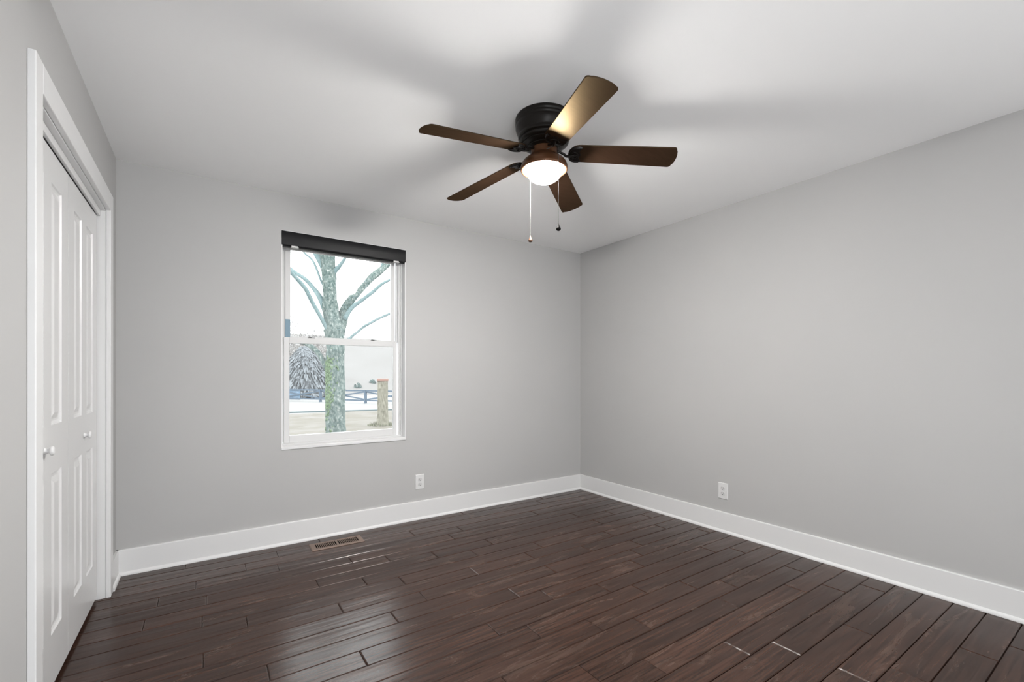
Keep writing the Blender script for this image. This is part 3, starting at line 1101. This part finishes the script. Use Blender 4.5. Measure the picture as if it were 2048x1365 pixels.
nb = int(xp / .26)
for i in range(nb):
    x = i * .26
    add_box(bm, x + .004, x + .252, .03, .06, 0.12, 0.93)
o = obj('board_panel', bm, M['fence_panel'], fen)
o['label'] = 'closed blue boarding at the left end of the fence'

# stone gate pillar
pil = empty('gate_pillar', (2.905, 15.2, GZ), math.radians(-20))
tag(pil, 'weathered tan stone pillar with a reddish cap standing on the lawn', 'pillar')
bm = bmesh.new()
add_lathe(bm, [(0.38, -0.02), (0.33, 0.12), (0.30, 0.35), (0.285, 0.9), (0.285, 1.84)], 4)
bmesh.ops.rotate(bm, verts=bm.verts, cent=(0, 0, 0), matrix=Matrix.Rotation(PI / 4, 3, 'Z'))
bmesh.ops.subdivide_edges(bm, edges=bm.edges, cuts=8, use_grid_fill=True)
for v in bm.verts:
    v.co += Vector((noise.noise(v.co * 5), noise.noise(v.co * 5 + Vector((9, 0, 0))), 0)) * 0.025
obj('shaft', bm, M['pillar'], pil)
bm = bmesh.new()
add_box(bm, -.225, .225, -.225, .225, 1.835, 1.95)
obj('cap', bm, M['cap'], pil, bevel=0.02)
gb = bmesh.new()
random.seed(8)
for i in range(500):
    a = random.uniform(0, 2 * PI)
    r = random.uniform(.24, .62)
    p = Vector((r * math.cos(a), r * math.sin(a), 0))
    h = random.uniform(.06, .26) * (1.1 - r)
    t = Vector((random.uniform(-.05, .05), random.uniform(-.05, .05), h))
    w = Vector((random.uniform(-1, 1), random.uniform(-1, 1), 0)).normalized() * .012
    gb.faces.new([gb.verts.new(q) for q in (p - w, p + w, p + t)])
M['tuft'] = mat('tuft_grass', (0.13, 0.132, 0.095), 0.9, spec=0.1)
o = obj('grass_tuft', gb, M['tuft'], lawn)
o.location = (2.905, 15.2, GZ)
o['kind'] = 'stuff'

# evergreens far left


def conifer(loc, h, rad, seed, label):
    random.seed(seed)
    root = empty('evergreen_tree', loc)
    tag(root, label, 'tree')
    bm = bmesh.new()
    add_tube(bm, [Vector((0, 0, -.1)), Vector((0, 0, h * .5)), Vector((0, 0, h * .95))], [0.22, 0.14, 0.03], 8)
    obj('trunk', bm, M['twig'], root)
    bm = bmesh.new()
    add_lathe(bm, [(rad * .72, h * .03), (rad * .66, h * .25), (rad * .52, h * .5), (rad * .32, h * .75), (.05, h * .93)], 20)
    for i in range(4500):
        t = random.random() ** 0.8
        z = h * (0.03 + 0.95 * (1 - t) if False else 0.04 + 0.94 * t)
        rr = rad * (1 - (z / h)) ** 0.75 + .1
        a = random.uniform(0, 2 * PI)
        r = rr * random.uniform(.62, 1.0)
        p = Vector((r * math.cos(a), r * math.sin(a), z))
        out_ = Vector((math.cos(a), math.sin(a), random.uniform(-1.6, -.6))).normalized() * random.uniform(.25, .6)
        w = Vector((-math.sin(a), math.cos(a), random.uniform(-.4, .4))).normalized() * random.uniform(.05, .13)
        q = [p - w, p + w, p + out_ + w * .3, p + out_ - w * .3]
        bm.faces.new([bm.verts.new(v) for v in q])
    o = obj('foliage', bm, M['needle'], root)
    return root


conifer((4.6, 43.5, GZ), 5.0, 3.4, 21, 'pale blue-grey evergreen behind the paddock fence, left of the mossy tree trunk')

# pale bare bushes on the skyline behind the evergreens
bm = bmesh.new()
random.seed(31)
for i in range(1500):
    x = 2.5 + 6.5 * random.random()
    y = 50 + random.uniform(-1, 1)
    z = GZ + 4.2 + random.random() ** 1.4 * 4.2
    p = Vector((x, y, z))
    d = Vector((random.uniform(-1, 1), random.uniform(-.4, .4), random.uniform(.2, 1))).normalized() * random.uniform(.15, .5)
    add_tube(bm, [p, p + d], [0.030, 0.014], 3, cap=False)
for i in range(4):
    x = 2.8 + i * 1.3
    add_tube(bm, [Vector((x, 50, GZ - .3)), Vector((x + .2, 50, GZ + 3.5)), Vector((x - .1, 50, GZ + 7))], [.10, .06, .02], 6)
o = obj('bare_thicket', bm, M['twig'])
tag(o, 'pale thicket of bare winter twigs on the skyline behind the evergreens', 'thicket', kind='stuff')


def shrub(loc, s, seed, label):
    random.seed(seed)
    bm = bmesh.new()
    for i in range(160):
        d = Vector((random.gauss(0, 1), random.gauss(0, 1), random.gauss(0, 1))).normalized() * s * random.uniform(.3, 1)
        p = Vector((d.x, d.y, abs(d.z) * 1.3))
        w = Vector((random.uniform(-1, 1), random.uniform(-1, 1), random.uniform(-1, 1))).normalized() * s * .22
        q = w.cross(Vector((random.random(), random.random(), random.random()))).normalized() * s * .14
        bm.faces.new([bm.verts.new(v) for v in (p - w, p + q, p + w, p - q)])
    o = obj('shrub', bm, M['shrub'])
    o.location = loc
    tag(o, label, 'shrub', 'small shrubs on the pale hillside')


shrub((11.5, 50.5, -0.4), .55, 1, 'small grey-green shrub on the pale slope, nearest the tree trunk')
shrub((14.0, 53.0, 0.15), .45, 2, 'small grey-green shrub on the pale slope, nearer the pillar')
